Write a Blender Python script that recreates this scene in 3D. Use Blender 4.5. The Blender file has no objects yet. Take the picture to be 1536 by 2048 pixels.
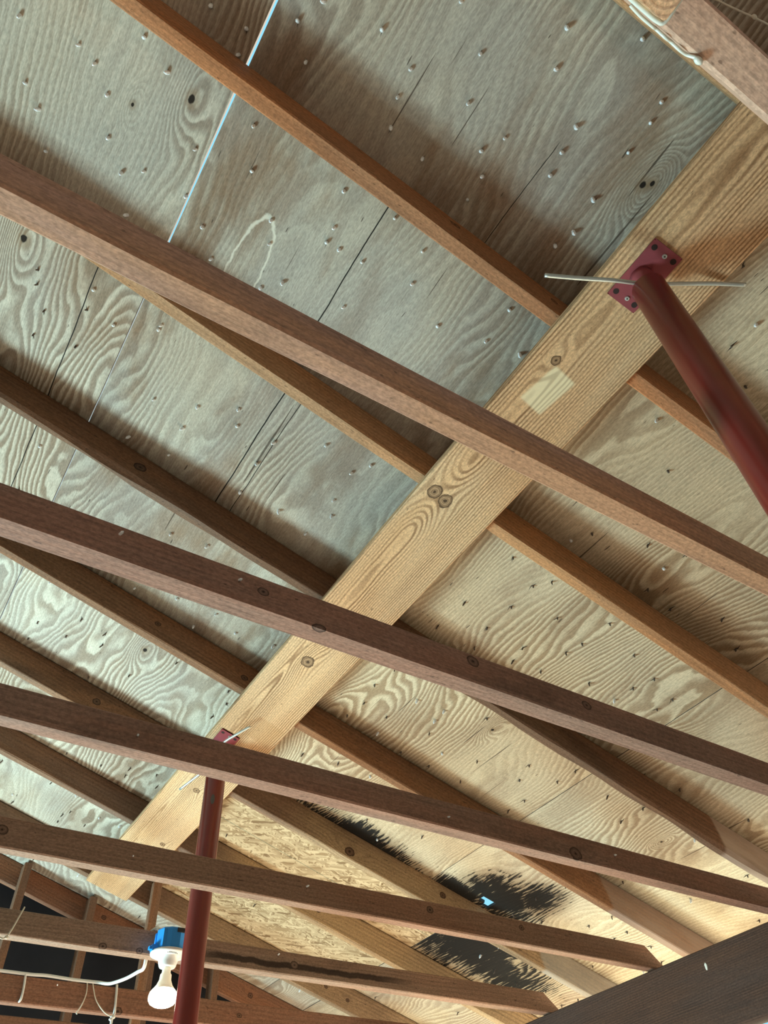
import bpy, bmesh, math, random
from mathutils import Vector, Matrix, noise as mnoise
random.seed(11)
D = bpy.data
C = bpy.context.scene.collection
sc = bpy.context.scene
FL = 1.5                      # camera height above the floor; all z below are relative to the lens and shifted by FL
TAN = 0.2999                  # roof pitch
TH = math.atan(TAN)
COS, SIN = math.cos(TH), math.sin(TH)
H = 1.96                      # underside of the rafters straight above the camera
RD = 0.12                     # rafter depth (square to the roof)
RT = H + RD / COS             # underside of the roof boards above the camera

# ------------------------------------------------------------------ camera, world, lights, exposure
cam = D.cameras.new('camera'); cam.sensor_fit = 'HORIZONTAL'; cam.sensor_width = 36.0
cam.lens = 36.0 * 1519.265 / 1536.0
cam.clip_start = 0.02
co = D.objects.new('camera', cam); C.objects.link(co)
Rx = Vector((0.84541388, -0.53204001, -0.04699788))
Ry = Vector((0.36534847, 0.64023189, -0.67573932))
Rz = Vector((0.38960989, 0.55410879, 0.73564093))
co.matrix_world = Matrix(((Rx.x, -Ry.x, -Rz.x, 0), (Rx.y, -Ry.y, -Rz.y, 0), (Rx.z, -Ry.z, -Rz.z, FL), (0, 0, 0, 1)))
sc.camera = co
sc.view_settings.view_transform = 'Standard'; sc.view_settings.look = 'None'
sc.view_settings.gamma = 1.0; sc.view_settings.use_curve_mapping = False
sc.view_settings.exposure = 0.0

w = D.worlds.new('sky'); sc.world = w; w.use_nodes = True
bg = w.node_tree.nodes['Background']
bg.inputs[0].default_value = (0.30, 0.76, 1.0, 1); bg.inputs[1].default_value = 1.05


def area(name, loc, target, sx, sy, power, col):
    l = D.lights.new(name, 'AREA'); l.shape = 'RECTANGLE'; l.size = sx; l.size_y = sy; l.energy = power; l.color = col
    o = D.objects.new(name, l); C.objects.link(o)
    o.location = (loc[0], loc[1], loc[2] + FL)
    d = Vector((target[0] - loc[0], target[1] - loc[1], target[2] - loc[2]))
    o.rotation_euler = d.to_track_quat('-Z', 'Y').to_euler()
    return o


sun = D.lights.new('sun', 'SUN'); sun.energy = 25.0; sun.angle = math.radians(0.6); sun.color = (1.0, 0.86, 0.70)
so = D.objects.new('sun', sun); C.objects.link(so); so.location = (8, 4, 8)
so.rotation_euler = Vector((-0.74, -0.05, -0.66)).to_track_quat('-Z', 'Y').to_euler()
area('daylight_from_window', (-1.7, 4.55, -0.75), (-0.3, 2.0, 1.9), 1.2, 1.3, 430, (0.62, 0.95, 1.0))
area('daylight_from_door', (3.5, 3.0, -1.25), (1.5, 1.9, 1.5), 1.4, 2.4, 120, (1.0, 0.92, 0.62))


# ------------------------------------------------------------------ node helpers
class G:
    def __init__(s, name, rough=0.75, spec=0.25):
        s.m = D.materials.new(name); s.m.use_nodes = True
        s.t = s.m.node_tree; s.b = s.t.nodes['Principled BSDF']
        s.b.inputs['Roughness'].default_value = rough
        s.b.inputs['Specular IOR Level'].default_value = spec
        tc = s.t.nodes.new('ShaderNodeTexCoord'); s.p = tc.outputs['Object']
        sp = s.t.nodes.new('ShaderNodeSeparateXYZ'); s.t.links.new(s.p, sp.inputs[0])
        s.x, s.y, s.z = sp.outputs

    def inp(s, sock, v):
        if isinstance(v, (int, float)): sock.default_value = v
        elif isinstance(v, tuple): sock.default_value = v if len(v) == len(sock.default_value) else tuple(v) + (1,)
        else: s.t.links.new(v, sock)

    def m_(s, op, a, b=0.0, c=0.0):
        n = s.t.nodes.new('ShaderNodeMath'); n.operation = op
        s.inp(n.inputs[0], a); s.inp(n.inputs[1], b)
        if op in ('MULTIPLY_ADD', 'SMOOTH_MIN'): s.inp(n.inputs[2], c)
        return n.outputs[0]

    def add(s, a, b): return s.m_('ADD', a, b)
    def sub(s, a, b): return s.m_('SUBTRACT', a, b)
    def mul(s, a, b): return s.m_('MULTIPLY', a, b)
    def mad(s, a, b, c): return s.m_('MULTIPLY_ADD', a, b, c)

    def vec(s, x, y, z):
        n = s.t.nodes.new('ShaderNodeCombineXYZ')
        for i, v in enumerate((x, y, z)): s.inp(n.inputs[i], v)
        return n.outputs[0]

    def noise(s, v, scale=1.0, detail=2.0, rough=0.5, out=0):
        n = s.t.nodes.new('ShaderNodeTexNoise'); s.inp(n.inputs['Vector'], v)
        n.inputs['Scale'].default_value = scale; n.inputs['Detail'].default_value = detail
        n.inputs['Roughness'].default_value = rough
        return n.outputs[out]

    def sm(s, v, a, b, lo=0.0, hi=1.0):
        n = s.t.nodes.new('ShaderNodeMapRange'); n.interpolation_type = 'SMOOTHSTEP'
        s.inp(n.inputs['Value'], v)
        n.inputs['From Min'].default_value = a; n.inputs['From Max'].default_value = b
        n.inputs['To Min'].default_value = lo; n.inputs['To Max'].default_value = hi
        return n.outputs['Result']

    def mix(s, f, a, b, mode='MIX'):
        n = s.t.nodes.new('ShaderNodeMix'); n.data_type = 'RGBA'; n.blend_type = mode
        s.inp(n.inputs['Factor'], f); s.inp(n.inputs[6], a); s.inp(n.inputs[7], b)
        return n.outputs[2]

    def scalec(s, col, f):
        n = s.t.nodes.new('ShaderNodeVectorMath'); n.operation = 'SCALE'
        s.inp(n.inputs[0], col); s.inp(n.inputs['Scale'], f)
        return n.outputs[0]

    def voro(s, v, scale, out='Color', feature='F1'):
        n = s.t.nodes.new('ShaderNodeTexVoronoi'); n.feature = feature; s.inp(n.inputs['Vector'], v)
        n.inputs['Scale'].default_value = scale
        return n.outputs[out]

    def bump(s, h, strength=0.3, dist=0.002):
        n = s.t.nodes.new('ShaderNodeBump'); n.inputs['Strength'].default_value = strength
        n.inputs['Distance'].default_value = dist; s.inp(n.inputs['Height'], h)
        s.t.links.new(n.outputs[0], s.b.inputs['Normal'])

    def done(s, col): s.inp(s.b.inputs['Base Color'], col); return s.m

    def dist(s, kx, ky, kz, sx=1.0):
        dx = s.mul(s.sub(s.x, kx), 1.0 / sx); dy = s.sub(s.y, ky); dz = s.sub(s.z, kz)
        q = s.mad(dx, dx, s.mad(dy, dy, s.mul(dz, dz)))
        return s.m_('SQRT', q)


def plain(name, col, rough=0.5, metal=0.0, spec=0.5, emit=None, strength=0.0, vary=0.0, scale=30):
    g = G(name, rough, spec); g.b.inputs['Metallic'].default_value = metal
    if vary:
        n = g.noise(g.p, scale, 4.0, 0.6)
        c = g.scalec(tuple(col), g.mad(n, 2 * vary, 1 - vary)); g.done(c); g.bump(n, 0.15, 0.001)
    else:
        g.done(tuple(col))
    if emit:
        g.b.inputs['Emission Color'].default_value = tuple(emit) + (1,)
        g.b.inputs['Emission Strength'].default_value = strength
    return g.m


def wood(name, base, dark, freq=70, cy=0.05, cz=-0.12, tilt=(0.02, 0.03), amount=0.6, knots=(), stain=(0.1, 0.07, 0.05),
         stain_amt=0.3, seed=0.0, fine=0.35, wamp=0.03, patches=(), streak=None, lit_heel=None, alt=None, alt_amt=0.7, fade=None):
    """Solid sawn lumber: growth rings about a tilted pith, fibres, knots (x, y, z, r), stains."""
    g = G(name, 0.72, 0.2)
    wob = g.noise(g.vec(g.mad(g.x, 1.3, seed), g.mul(g.y, 5), g.mul(g.z, 5)), 1.0, 3.0, 0.55)
    wob2 = g.noise(g.vec(g.mad(g.x, 7, seed), g.mul(g.y, 14), g.mul(g.z, 14)), 1.0, 2.0, 0.5)
    yy = g.add(g.sub(g.y, cy), g.mul(g.x, tilt[0])); zz = g.add(g.sub(g.z, cz), g.mul(g.x, tilt[1]))
    r = g.m_('SQRT', g.mad(yy, yy, g.mul(zz, zz)))
    r = g.mad(wob, wamp, g.mad(wob2, wamp * 0.12, r))
    kmask = None; kring = None
    for (kx, ky, kz, kr) in knots:
        d = g.dist(kx, ky, kz, 1.25)
        dl = g.dist(kx, ky, kz, 3.2)
        r = g.add(r, g.sm(dl, 0.0, kr * 2.6, kr * 150.0 / freq, 0.0))
        mk = g.mul(d, 1.0 / kr)
        kmask = mk if kmask is None else g.m_('MINIMUM', kmask, mk)
    s = g.m_('SINE', g.mul(r, freq * 6.283))
    ring = g.sm(s, -0.5, 1.0)
    fib = g.noise(g.vec(g.mad(g.x, 6, seed), g.mul(g.y, 260), g.mul(g.z, 260)), 1.0, 2.0, 0.6)
    blot = g.noise(g.vec(g.mad(g.x, 2.2, seed * 3 + 5), g.mul(g.y, 9), g.mul(g.z, 9)), 1.0, 4.0, 0.62)
    speck = g.noise(g.vec(g.mul(g.x, 40), g.mul(g.y, 120), g.mul(g.z, 120)), 1.0, 2.0, 0.6)
    uneven = g.noise(g.vec(g.mad(g.x, 1.1, seed + 31), g.mul(g.y, 16), g.mul(g.z, 16)), 1.0, 2.0, 0.5)
    along = g.noise(g.vec(g.mad(g.x, 0.9, seed * 5 + 3), g.mul(g.y, 6), g.mul(g.z, 6)), 1.0, 3.0, 0.6)
    alt = alt or (min(1, base[0] * 1.25), base[1] * 1.02, base[2] * 0.78)
    basec = g.mix(g.sm(along, 0.40, 0.62, 0.0, alt_amt), base, alt)
    if fade:                                            # paler tan lower length
        basec = g.mix(g.sm(g.mad(g.sub(along, 0.5), 0.8, g.x), fade[0], fade[1]), basec, fade[2])
    col = g.mix(g.mul(ring, g.sm(uneven, 0.3, 0.7, amount * 0.3, amount)), basec, dark)
    col = g.mix(g.sm(blot, 0.48, 0.78, 0.0, stain_amt), col, stain)
    col = g.scalec(col, g.mad(fib, 2 * fine, 1.0 - fine))
    col = g.mix(g.sm(speck, 0.66, 0.74, 0.0, 0.6), col, tuple(c * 0.35 for c in dark))
    grit = g.noise(g.vec(g.mul(g.x, 110), g.mul(g.y, 190), g.mul(g.z, 190)), 1.0, 2.0, 0.7)
    col = g.scalec(col, g.sm(grit, 0.3, 0.72, 0.80, 1.20))
    for (px, py, hx, hy, ang, pc, amt) in patches:      # pale or brown rectangles set over the grain
        ca, sa = math.cos(ang), math.sin(ang)
        ex = g.sub(g.x, px); ey = g.sub(g.y, py)
        u = g.m_('ABSOLUTE', g.add(g.mul(ex, ca), g.mul(ey, sa))); v = g.m_('ABSOLUTE', g.sub(g.mul(ey, ca), g.mul(ex, sa)))
        mk = g.mul(g.sm(u, hx - .006, hx + .004, 1, 0), g.sm(v, hy - .006, hy + .004, 1, 0))
        col = g.mix(g.mul(mk, amt), col, g.mix(g.mul(ring, 0.35), pc, dark))
    if streak:                                          # a wavy dark drip line along the board
        (z0, hw, x0, x1, sc_) = streak
        off = g.sub(g.z, g.mad(g.noise(g.vec(g.mul(g.x, 9), 0.3, seed), 1.0, 4.0, 0.6), 0.030, z0 - 0.015))
        mk = g.sm(g.m_('ABSOLUTE', off), hw * 0.5, hw, 1.0, 0.0)
        mk = g.mul(mk, g.mul(g.sm(g.x, x0, x0 + .15), g.sm(g.x, x1 - .25, x1, 1.0, 0.0)))
        col = g.mix(g.mul(mk, 0.85), col, sc_)
    if lit_heel:                                            # paler end: daylight coming over the header, painted into the wood
        (x0, k, hc, amt) = lit_heel
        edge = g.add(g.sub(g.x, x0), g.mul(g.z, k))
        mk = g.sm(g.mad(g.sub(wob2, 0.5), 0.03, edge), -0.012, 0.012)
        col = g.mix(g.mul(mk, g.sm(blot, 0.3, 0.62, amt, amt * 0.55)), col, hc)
    if kmask is not None:
        kr_ = g.noise(g.vec(g.mul(g.x, 70), g.mul(g.y, 70), g.mul(g.z, 70)), 1.0, 2.0)
        dn = g.mad(g.sub(kr_, 0.5), 0.5, kmask)
        rings = g.sm(g.m_('SINE', g.mul(dn, 22)), -0.4, 0.8)
        kc = g.mix(g.mul(rings, 0.6), tuple(0.55 * p + 0.45 * q for p, q in zip(dark, base)), tuple(c * 0.55 for c in dark))
        kc = g.mix(g.sm(dn, 0.16, 0.30, 0.85, 0.0), kc, tuple(c * 0.18 for c in dark))
        kc = g.mix(g.mul(g.sm(dn, 0.66, 0.84), 0.8), kc, tuple(c * 0.28 for c in dark))
        col = g.mix(g.sm(dn, 0.90, 1.05, 1.0, 0.0), col, kc)
    g.bump(g.mad(ring, 0.4, g.mad(fib, 0.5, speck)), 0.35, 0.0015)
    return g.done(col)


def plywood(name, base, dark, seed=0.0, lines=24.0, gray=0.35, knots=(), cracks=(), mold=None, water=(), blotch=0.35, straight=38.0, con_hi=0.85):
    """Rotary-cut fir veneer: contour lines of a stretched field; grain along local y."""
    g = G(name, 0.8, 0.15)
    f1 = g.noise(g.vec(g.mul(g.x, 3.4), g.mad(g.y, 1.05, seed), seed * 1.7), 1.0, 1.0, 0.4)
    f2 = g.noise(g.vec(g.mul(g.x, 11), g.mad(g.y, 4.2, seed), seed * 2.1 + 4), 1.0, 2.0, 0.5)
    f3 = g.noise(g.vec(g.mul(g.x, 55), g.mad(g.y, 9, seed), seed), 1.0, 2.0, 0.6)
    F = g.mad(f1, lines, g.mad(f2, 2.6, g.mul(g.x, straight)))
    F = g.mad(f3, 0.42, F)
    for (kx, ky, kr) in knots:
        dx = g.sub(g.x, kx); dy = g.mul(g.sub(g.y, ky), 0.42)
        d = g.m_('SQRT', g.mad(dx, dx, g.mul(dy, dy)))
        F = g.add(F, g.sm(d, 0.0, kr * 6.5, 4.5, 0.0))
    fr = g.m_('FRACT', F)
    band = g.mul(g.sm(fr, 0.05, 0.62), g.sm(fr, 0.80, 0.98, 1.0, 0.0))       # soft rise, sharp latewood edge
    zone = g.noise(g.vec(g.mul(g.x, 2.1), g.mad(g.y, 0.8, seed + 9), 1.3), 1.0, 2.0, 0.5)
    con = g.sm(zone, 0.36, 0.56, 0.28 * con_hi / 0.85, con_hi)
    col = g.mix(g.mul(band, con), base, dark)
    bl = g.noise(g.vec(g.mul(g.x, 5.5), g.mad(g.y, 1.9, seed + 3), 7.1), 1.0, 4.0, 0.6)
    col = g.mix(g.sm(bl, 0.47, 0.66, 0.0, blotch), col, (0.21, 0.125, 0.07))
    gr = g.noise(g.vec(g.mul(g.x, 3.0), g.mad(g.y, 1.4, seed + 21), 2.0), 1.0, 3.0, 0.55)
    col = g.mix(g.sm(gr, 0.38, 0.64, 0.0, gray), col, (0.33, 0.325, 0.30))
    fib = g.noise(g.vec(g.mul(g.x, 330), g.mul(g.y, 9), 0.0), 1.0, 2.0, 0.6)
    col = g.scalec(col, g.mad(fib, 0.60, 0.70))
    ck = g.noise(g.vec(g.mul(g.x, 85), g.mad(g.y, 1.8, seed + 2), 3.0), 1.0, 1.0)
    col = g.mix(g.mul(g.sm(ck, 0.755, 0.765), 0.8), col, (0.05, 0.032, 0.022))
    sp = g.noise(g.vec(g.mul(g.x, 95), g.mad(g.y, 16, seed), 1.0), 1.0, 1.0)
    col = g.mix(g.sm(sp, 0.755, 0.79, 0.0, 0.8), col, (0.045, 0.03, 0.022))
    grit = g.noise(g.vec(g.mul(g.x, 260), g.mul(g.y, 70), 2.0), 1.0, 2.0, 0.7)
    col = g.scalec(col, g.sm(grit, 0.28, 0.72, 0.82, 1.15))
    for (cx, y0, y1, wdt) in cracks:
        off = g.sub(g.x, g.mad(g.noise(g.vec(0.0, g.mul(g.y, 5), cx), 1.0, 3.0), 0.012, cx - 0.006))
        mk = g.mul(g.sm(g.m_('ABSOLUTE', off), wdt * 0.5, wdt, 1, 0), g.mul(g.sm(g.y, y0, y0 + .03), g.sm(g.y, y1 - .03, y1, 1, 0)))
        col = g.mix(mk, col, (0.012, 0.009, 0.008))
    for (wx, wy, rx, ry) in water:                       # tide marks with a pale rim
        ex = g.mul(g.sub(g.x, wx), 1 / rx); ey = g.mul(g.sub(g.y, wy), 1 / ry)
        d = g.m_('SQRT', g.mad(ex, ex, g.mul(ey, ey)))
        d = g.mad(g.sub(g.noise(g.p, 22, 3.0), 0.5), 0.5, d)
        rim = g.sm(g.m_('ABSOLUTE', g.sub(d, 1.0)), 0.02, 0.10, 1, 0)
        col = g.mix(g.mul(rim, 0.75), col, (0.72, 0.69, 0.58))
    for (kx, ky, kr) in knots:
        dx = g.sub(g.x, kx); dy = g.mul(g.sub(g.y, ky), 0.7)
        d = g.m_('SQRT', g.mad(dx, dx, g.mul(dy, dy)))
        d = g.mad(g.sub(g.noise(g.p, 60, 2.0), 0.5), kr * 0.6, d)
        col = g.mix(g.sm(d, kr * 0.9, kr * 2.2, 0.45, 0.0), col, (0.20, 0.12, 0.06))
        col = g.mix(g.sm(d, kr * 0.5, kr * 0.8, 1.0, 0.0), col, (0.02, 0.014, 0.01))
    if mold:
        acc = None
        fe = g.noise(g.vec(g.mul(g.x, 110), g.mad(g.y, 9, seed), 0.0), 1.0, 4.0, 0.72)
        fe2 = g.noise(g.vec(g.mul(g.x, 8), g.mul(g.y, 5), 4.0), 1.0, 3.0, 0.6)
        for (mx, my, rx, ry) in mold:
            ex = g.mul(g.sub(g.x, mx), 1 / rx); ey = g.mul(g.sub(g.y, my), 1 / ry)
            q = g.m_('SQRT', g.mad(ex, ex, g.mul(ey, ey)))
            acc = q if acc is None else g.m_('MINIMUM', acc, q)
        q = g.mad(g.sub(fe, 0.5), 2.9, g.mad(g.sub(fe2, 0.5), 1.6, g.mad(g.sub(band, 0.4), -0.35, acc)))
        col = g.mix(g.sm(acc, 0.8, 1.7, 0.6, 0.0), col, (0.16, 0.10, 0.05))
        col = g.mix(g.sm(q, 0.72, 1.05, 0.97, 0.0), col, (0.004, 0.0045, 0.0055))
    g.bump(g.mad(band, 0.5, g.mad(fib, 0.35, g.mul(ck, -0.3))), 0.3, 0.0012)
    return g.done(col)


def osb(name):
    g = G(name, 0.75, 0.25)
    col = None
    for i, (ang, sx, sy) in enumerate(((0.5, 17, 90), (1.9, 19, 105), (2.7, 15, 80), (1.2, 22, 115), (0.1, 18, 95), (2.3, 14, 70))):
        ca, sa = math.cos(ang), math.sin(ang)
        wv = g.noise(g.p, 9.0 + i, 2.0)
        u = g.add(g.mul(g.x, ca * sx), g.mul(g.y, sa * sx)); v = g.sub(g.mul(g.y, ca * sy), g.mul(g.x, sa * sy))
        v3 = g.vec(g.add(u, g.mul(wv, 1.2)), g.add(v, g.mul(wv, 1.5)), i * 3.3)
        c = g.voro(v3, 1.0)
        sep = g.t.nodes.new('ShaderNodeSeparateColor'); g.t.links.new(c, sep.inputs[0])
        tone = g.mix(sep.outputs[0], (0.30, 0.20, 0.105), (0.60, 0.46, 0.285))
        tone = g.mix(g.sm(sep.outputs[1], 0.82, 0.95, 0, 0.85), tone, (0.17, 0.095, 0.042))
        if col is None: col = tone
        else: col = g.mix(g.sm(sep.outputs[2], 0.52, 0.56), col, tone)
    fib = g.noise(g.p, 180, 2.0)
    col = g.scalec(col, g.mad(fib, 0.3, 0.85))
    ln = g.m_('ABSOLUTE', g.sub(g.y, g.mad(g.x, 0.02, 0.392)))
    col = g.mix(g.sm(ln, 0.0012, 0.0025, 0.8, 0), col, (0.10, 0.14, 0.10))
    g.bump(fib, 0.3, 0.002)
    return g.done(col)


# ------------------------------------------------------------------ mesh helpers
def obj(name, bm, mats, parent=None, loc=None, rot=None, smooth=False):
    bmesh.ops.recalc_face_normals(bm, faces=bm.faces)
    me = D.meshes.new(name); bm.to_mesh(me); bm.free()
    if not isinstance(mats, (list, tuple)): mats = [mats]
    for m in mats: me.materials.append(m)
    if smooth:
        for p in me.polygons: p.use_smooth = True
    o = D.objects.new(name, me); C.objects.link(o)
    if parent: o.parent = parent
    if loc: o.location = loc
    if rot: o.rotation_euler = rot
    return o


def tag(o, label, cat, group=None, kind='thing'):
    if label: o['label'] = label
    if cat: o['category'] = cat
    if group: o['group'] = group
    if kind: o['kind'] = kind
    return o


def struct(o): o['kind'] = 'structure'; return o


def empty(name, loc, rot=None):
    o = D.objects.new(name, None); C.objects.link(o); o.location = loc; o.empty_display_size = 0.1
    if rot: o.rotation_euler = rot
    return o


def add_box(bm, x0, x1, y0, y1, z0, z1, mi=0):
    vs = [bm.verts.new(p) for p in ((x0, y0, z0), (x1, y0, z0), (x1, y1, z0), (x0, y1, z0), (x0, y0, z1), (x1, y0, z1), (x1, y1, z1), (x0, y1, z1))]
    for f in ((3, 2, 1, 0), (4, 5, 6, 7), (0, 1, 5, 4), (1, 2, 6, 5), (2, 3, 7, 6), (3, 0, 4, 7)):
        bm.faces.new([vs[i] for i in f]).material_index = mi


def board_bm(L, wy, dz, bow=0.0, mid=None, side_bow=0.0, wane=0.0, seed=0.0, clip=0.0, step=0.06, ch=0.003, twist=0.0):
    """A sawn board from x=0..L, y=-wy..0, z=0..dz: chamfered edges, crown, slight waviness, waney lower edges, clipped far top corner."""
    bm = bmesh.new(); n = max(2, int(L / step)); mid = L / 2 if mid is None else mid
    xs = [L * i / n for i in range(n + 1)]
    if clip: xs = [x for x in xs if x < L - clip] + [L - clip, L]
    rings = []
    for x in xs:
        k = 1 - ((x - mid) / max(mid, L - mid)) ** 2
        bz = bow * k; by = side_bow * k
        top = dz
        if clip and x > L - clip + 1e-6: top = dz * 0.24
        q = lambda i: (mnoise.noise(Vector((x * 2.3, seed + i * 7.7, 0.3))) * 0.0013)
        wn = lambda i: wane * max(0.0, mnoise.noise(Vector((x * 3.1, seed * 2 + i * 3.3, 1.7))) + 0.15)
        a, b = wn(0), wn(1)
        tw = twist * (x / L - 0.5)
        c0 = ch + a; c1 = ch + b
        prof = [(-wy + c0, 0), (-c1, 0), (0, c1), (0, top - ch), (-ch, top), (-wy + ch, top), (-wy, top - ch), (-wy, c0)]
        rings.append([bm.verts.new((x, py + by + q(i // 2) + tw * (pz - dz / 2), pz + bz + q(4 + i // 2))) for i, (py, pz) in enumerate(prof)])
    for r0, r1 in zip(rings, rings[1:]):
        for i in range(8):
            bm.faces.new((r0[i], r0[(i + 1) % 8], r1[(i + 1) % 8], r1[i]))
    bm.faces.new(rings[0]); bm.faces.new(rings[-1])
    return bm


def add_tube(bm, pts, r, seg=8, cap=True, mi=0, radii=None):
    pts = [Vector(p) for p in pts]; rings = []; up = Vector((0.13, 0.31, 0.94))
    for i, p in enumerate(pts):
        d = (pts[min(i + 1, len(pts) - 1)] - pts[max(i - 1, 0)]).normalized()
        if abs(d.dot(up)) > 0.97: up = Vector((0.9, 0.3, 0.1))
        u = d.cross(up).normalized(); v = d.cross(u)
        rr = radii[i] if radii else r
        rings.append([bm.verts.new(p + (u * math.cos(2 * math.pi * k / seg) + v * math.sin(2 * math.pi * k / seg)) * rr) for k in range(seg)])
    for a, b in zip(rings, rings[1:]):
        for k in range(seg):
            bm.faces.new((a[k], a[(k + 1) % seg], b[(k + 1) % seg], b[k])).material_index = mi
    if cap:
        bm.faces.new(rings[0]).material_index = mi; bm.faces.new(rings[-1]).material_index = mi


def smooth_path(pts, n=6):
    pts = [Vector(p) for p in pts]; out = []
    for i in range(len(pts) - 1):
        p0 = pts[max(i - 1, 0)]; p1 = pts[i]; p2 = pts[i + 1]; p3 = pts[min(i + 2, len(pts) - 1)]
        for k in range(n):
            t = k / n
            out.append(0.5 * ((2 * p1) + (p2 - p0) * t + (2 * p0 - 5 * p1 + 4 * p2 - p3) * t * t + (3 * p1 - p0 - 3 * p2 + p3) * t ** 3))
    return out + [pts[-1]]


def add_lathe(bm, prof, seg=40, mi=0, center=(0, 0, 0)):
    rings = []
    for (r, z) in prof:
        rings.append([bm.verts.new((center[0] + r * math.cos(2 * math.pi * k / seg), center[1] + r * math.sin(2 * math.pi * k / seg), center[2] + z)) for k in range(seg)])
    for a, b in zip(rings, rings[1:]):
        for k in range(seg): bm.faces.new((a[k], a[(k + 1) % seg], b[(k + 1) % seg], b[k])).material_index = mi
    bm.faces.new(rings[0]).material_index = mi; bm.faces.new(rings[-1]).material_index = mi


def roofz(x, h=None): return (RT if h is None else h) - TAN * x + FL


# ------------------------------------------------------------------ structure: floor, walls, far slope
concrete = plain('concrete', (0.58, 0.47, 0.40), 0.9, vary=0.2, scale=6)
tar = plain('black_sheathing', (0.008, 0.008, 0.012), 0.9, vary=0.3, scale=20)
plaster = plain('old_board_wall', (0.12, 0.085, 0.06), 0.85, vary=0.2, scale=8)
RX = -1.30                                           # ridge
bm = bmesh.new(); add_box(bm, -5.45, 2.86, -2.3, 4.86, -0.1, 0.0); struct(obj('floor', bm, concrete))
bm = bmesh.new(); add_box(bm, 2.865, 5.5, -9, 12, -0.1, 0.0); struct(obj('ground', bm, plain('dimmed_ground', (0.14, 0.13, 0.115), 0.9, vary=0.15, scale=4)))  # unseen near ground, darkened to limit light bounced over the header
bm = bmesh.new(); add_box(bm, 5.505, 26, -14, 20, -0.1, 0.0); struct(obj('added_bounce_ground', bm, plain('bounce_paving', (0.62, 0.52, 0.40), 0.9, vary=0.1, scale=2)))  # unseen far ground, added bright to bounce warm light onto the posts
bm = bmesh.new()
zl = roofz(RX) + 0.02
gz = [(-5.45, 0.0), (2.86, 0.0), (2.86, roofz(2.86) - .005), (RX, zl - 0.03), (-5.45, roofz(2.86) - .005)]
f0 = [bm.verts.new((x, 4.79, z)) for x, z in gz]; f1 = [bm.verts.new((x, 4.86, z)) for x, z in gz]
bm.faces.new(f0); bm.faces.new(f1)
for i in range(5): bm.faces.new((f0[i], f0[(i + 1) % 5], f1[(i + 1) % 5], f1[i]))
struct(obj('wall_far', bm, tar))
bm = bmesh.new()
f0 = [bm.verts.new((x, -2.3, z)) for x, z in gz]; f1 = [bm.verts.new((x, -2.37, z)) for x, z in gz]
bm.faces.new(f0); bm.faces.new(f1)
for i in range(5): bm.faces.new((f0[i], f0[(i + 1) % 5], f1[(i + 1) % 5], f1[i]))
struct(obj('wall_back', bm, plaster))
bm = bmesh.new(); add_box(bm, -5.52, -5.45, -2.37, 4.86, 0, roofz(2.86) - .02); struct(obj('wall_left', bm, plaster))
bm = bmesh.new()
add_box(bm, 2.79, 2.86, -2.3, 2.2, 0, FL + 0.66); add_box(bm, 2.79, 2.86, 4.45, 4.79, 0, FL + 0.66)
struct(obj('wall_right', bm, plaster))
# the far roof slope, behind the ridge and out of the picture, closes the room
ply_far = plywood('veneer_far_slope', (0.5, 0.42, 0.3), (0.33, 0.24, 0.15), 40)
bm = bmesh.new(); add_box(bm, 0, 4.45, -2.37, 4.9, 0.0, 0.013)
o = struct(obj('ceiling_far_slope', bm, ply_far, loc=(RX - 0.05, 0, zl))); o.rotation_euler = (0, TH, 0)
o.scale = (-1, 1, 1); o.rotation_euler = (0, -TH, 0)

# ------------------------------------------------------------------ roof boards (plywood sheets, one OSB sheet)
nail_glint_m = plain('nail_glint', (0.86, 0.93, 1.0), 0.25, 0.0, 0.9)  # blue-white colour paints in daylight glinting at the nail points
rust_m = plain('nail_rust', (0.10, 0.075, 0.06), 0.6)
splint = plain('split_veneer', (0.05, 0.032, 0.022), 0.9)


def nail_mesh(i, rusty=False):
    rnd = random.Random(i); bm = bmesh.new()
    L = rnd.uniform(0.010, 0.018); r = rnd.uniform(0.0026, 0.0034) if rusty else rnd.uniform(0.0038, 0.0052)
    a = rnd.uniform(0, 6.28); t = Vector((math.cos(a) * 0.3, math.sin(a) * 0.3, -1)) * L
    add_tube(bm, [(0, 0, 0.002), t * 0.62, t], r, 7, True, 0, [r, r, r * 0.35])
    n = (rnd.choice((1, 2, 2, 3)) if rusty else (0 if rnd.random() < 0.35 else 1))
    for _ in range(n):                                  # slivers of veneer torn loose along the grain
        l = rnd.uniform(0.008, 0.028 if rusty else 0.022); wd = rnd.uniform(0.001, 0.0034 if rusty else 0.0024); h = rnd.uniform(0.001, 0.004); s = rnd.choice((-1, 1)); ox = rnd.uniform(-.003, .003)
        p = [bm.verts.new(q) for q in ((ox - wd, 0, 0.001), (ox + wd, 0, 0.001), (ox + (rnd.uniform(-.008, .008) if rusty else 0), s * l, 0.0005), (ox, s * l * 0.2, -h))]
        for f in ((0, 1, 3), (1, 2, 3), (2, 0, 3), (0, 2, 1)): bm.faces.new([p[k] for k in f]).material_index = 1
    me = D.meshes.new('nail'); bm.to_mesh(me); bm.free()
    me.materials.append(rust_m if rusty else nail_glint_m); me.materials.append(splint)
    return me


NAILS = [nail_mesh(i) for i in range(10)]
RUSTY = [nail_mesh(i + 50, True) for i in range(12)] + NAILS[:2]
RAFT_Y = [-0.06, 0.533, 1.12, 1.735, 2.345, 2.955, 3.55, 4.205, 4.72]       # far face of every rafter


edge_m = plain('darkened_veneer_edge', (0.035, 0.033, 0.032), 0.9)  # sheet edges darkened so sunlight leaves no fringe in the gap


def on_rafter(y): return any(ry - 0.055 < y < ry + 0.012 for ry in RAFT_Y)


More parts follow.
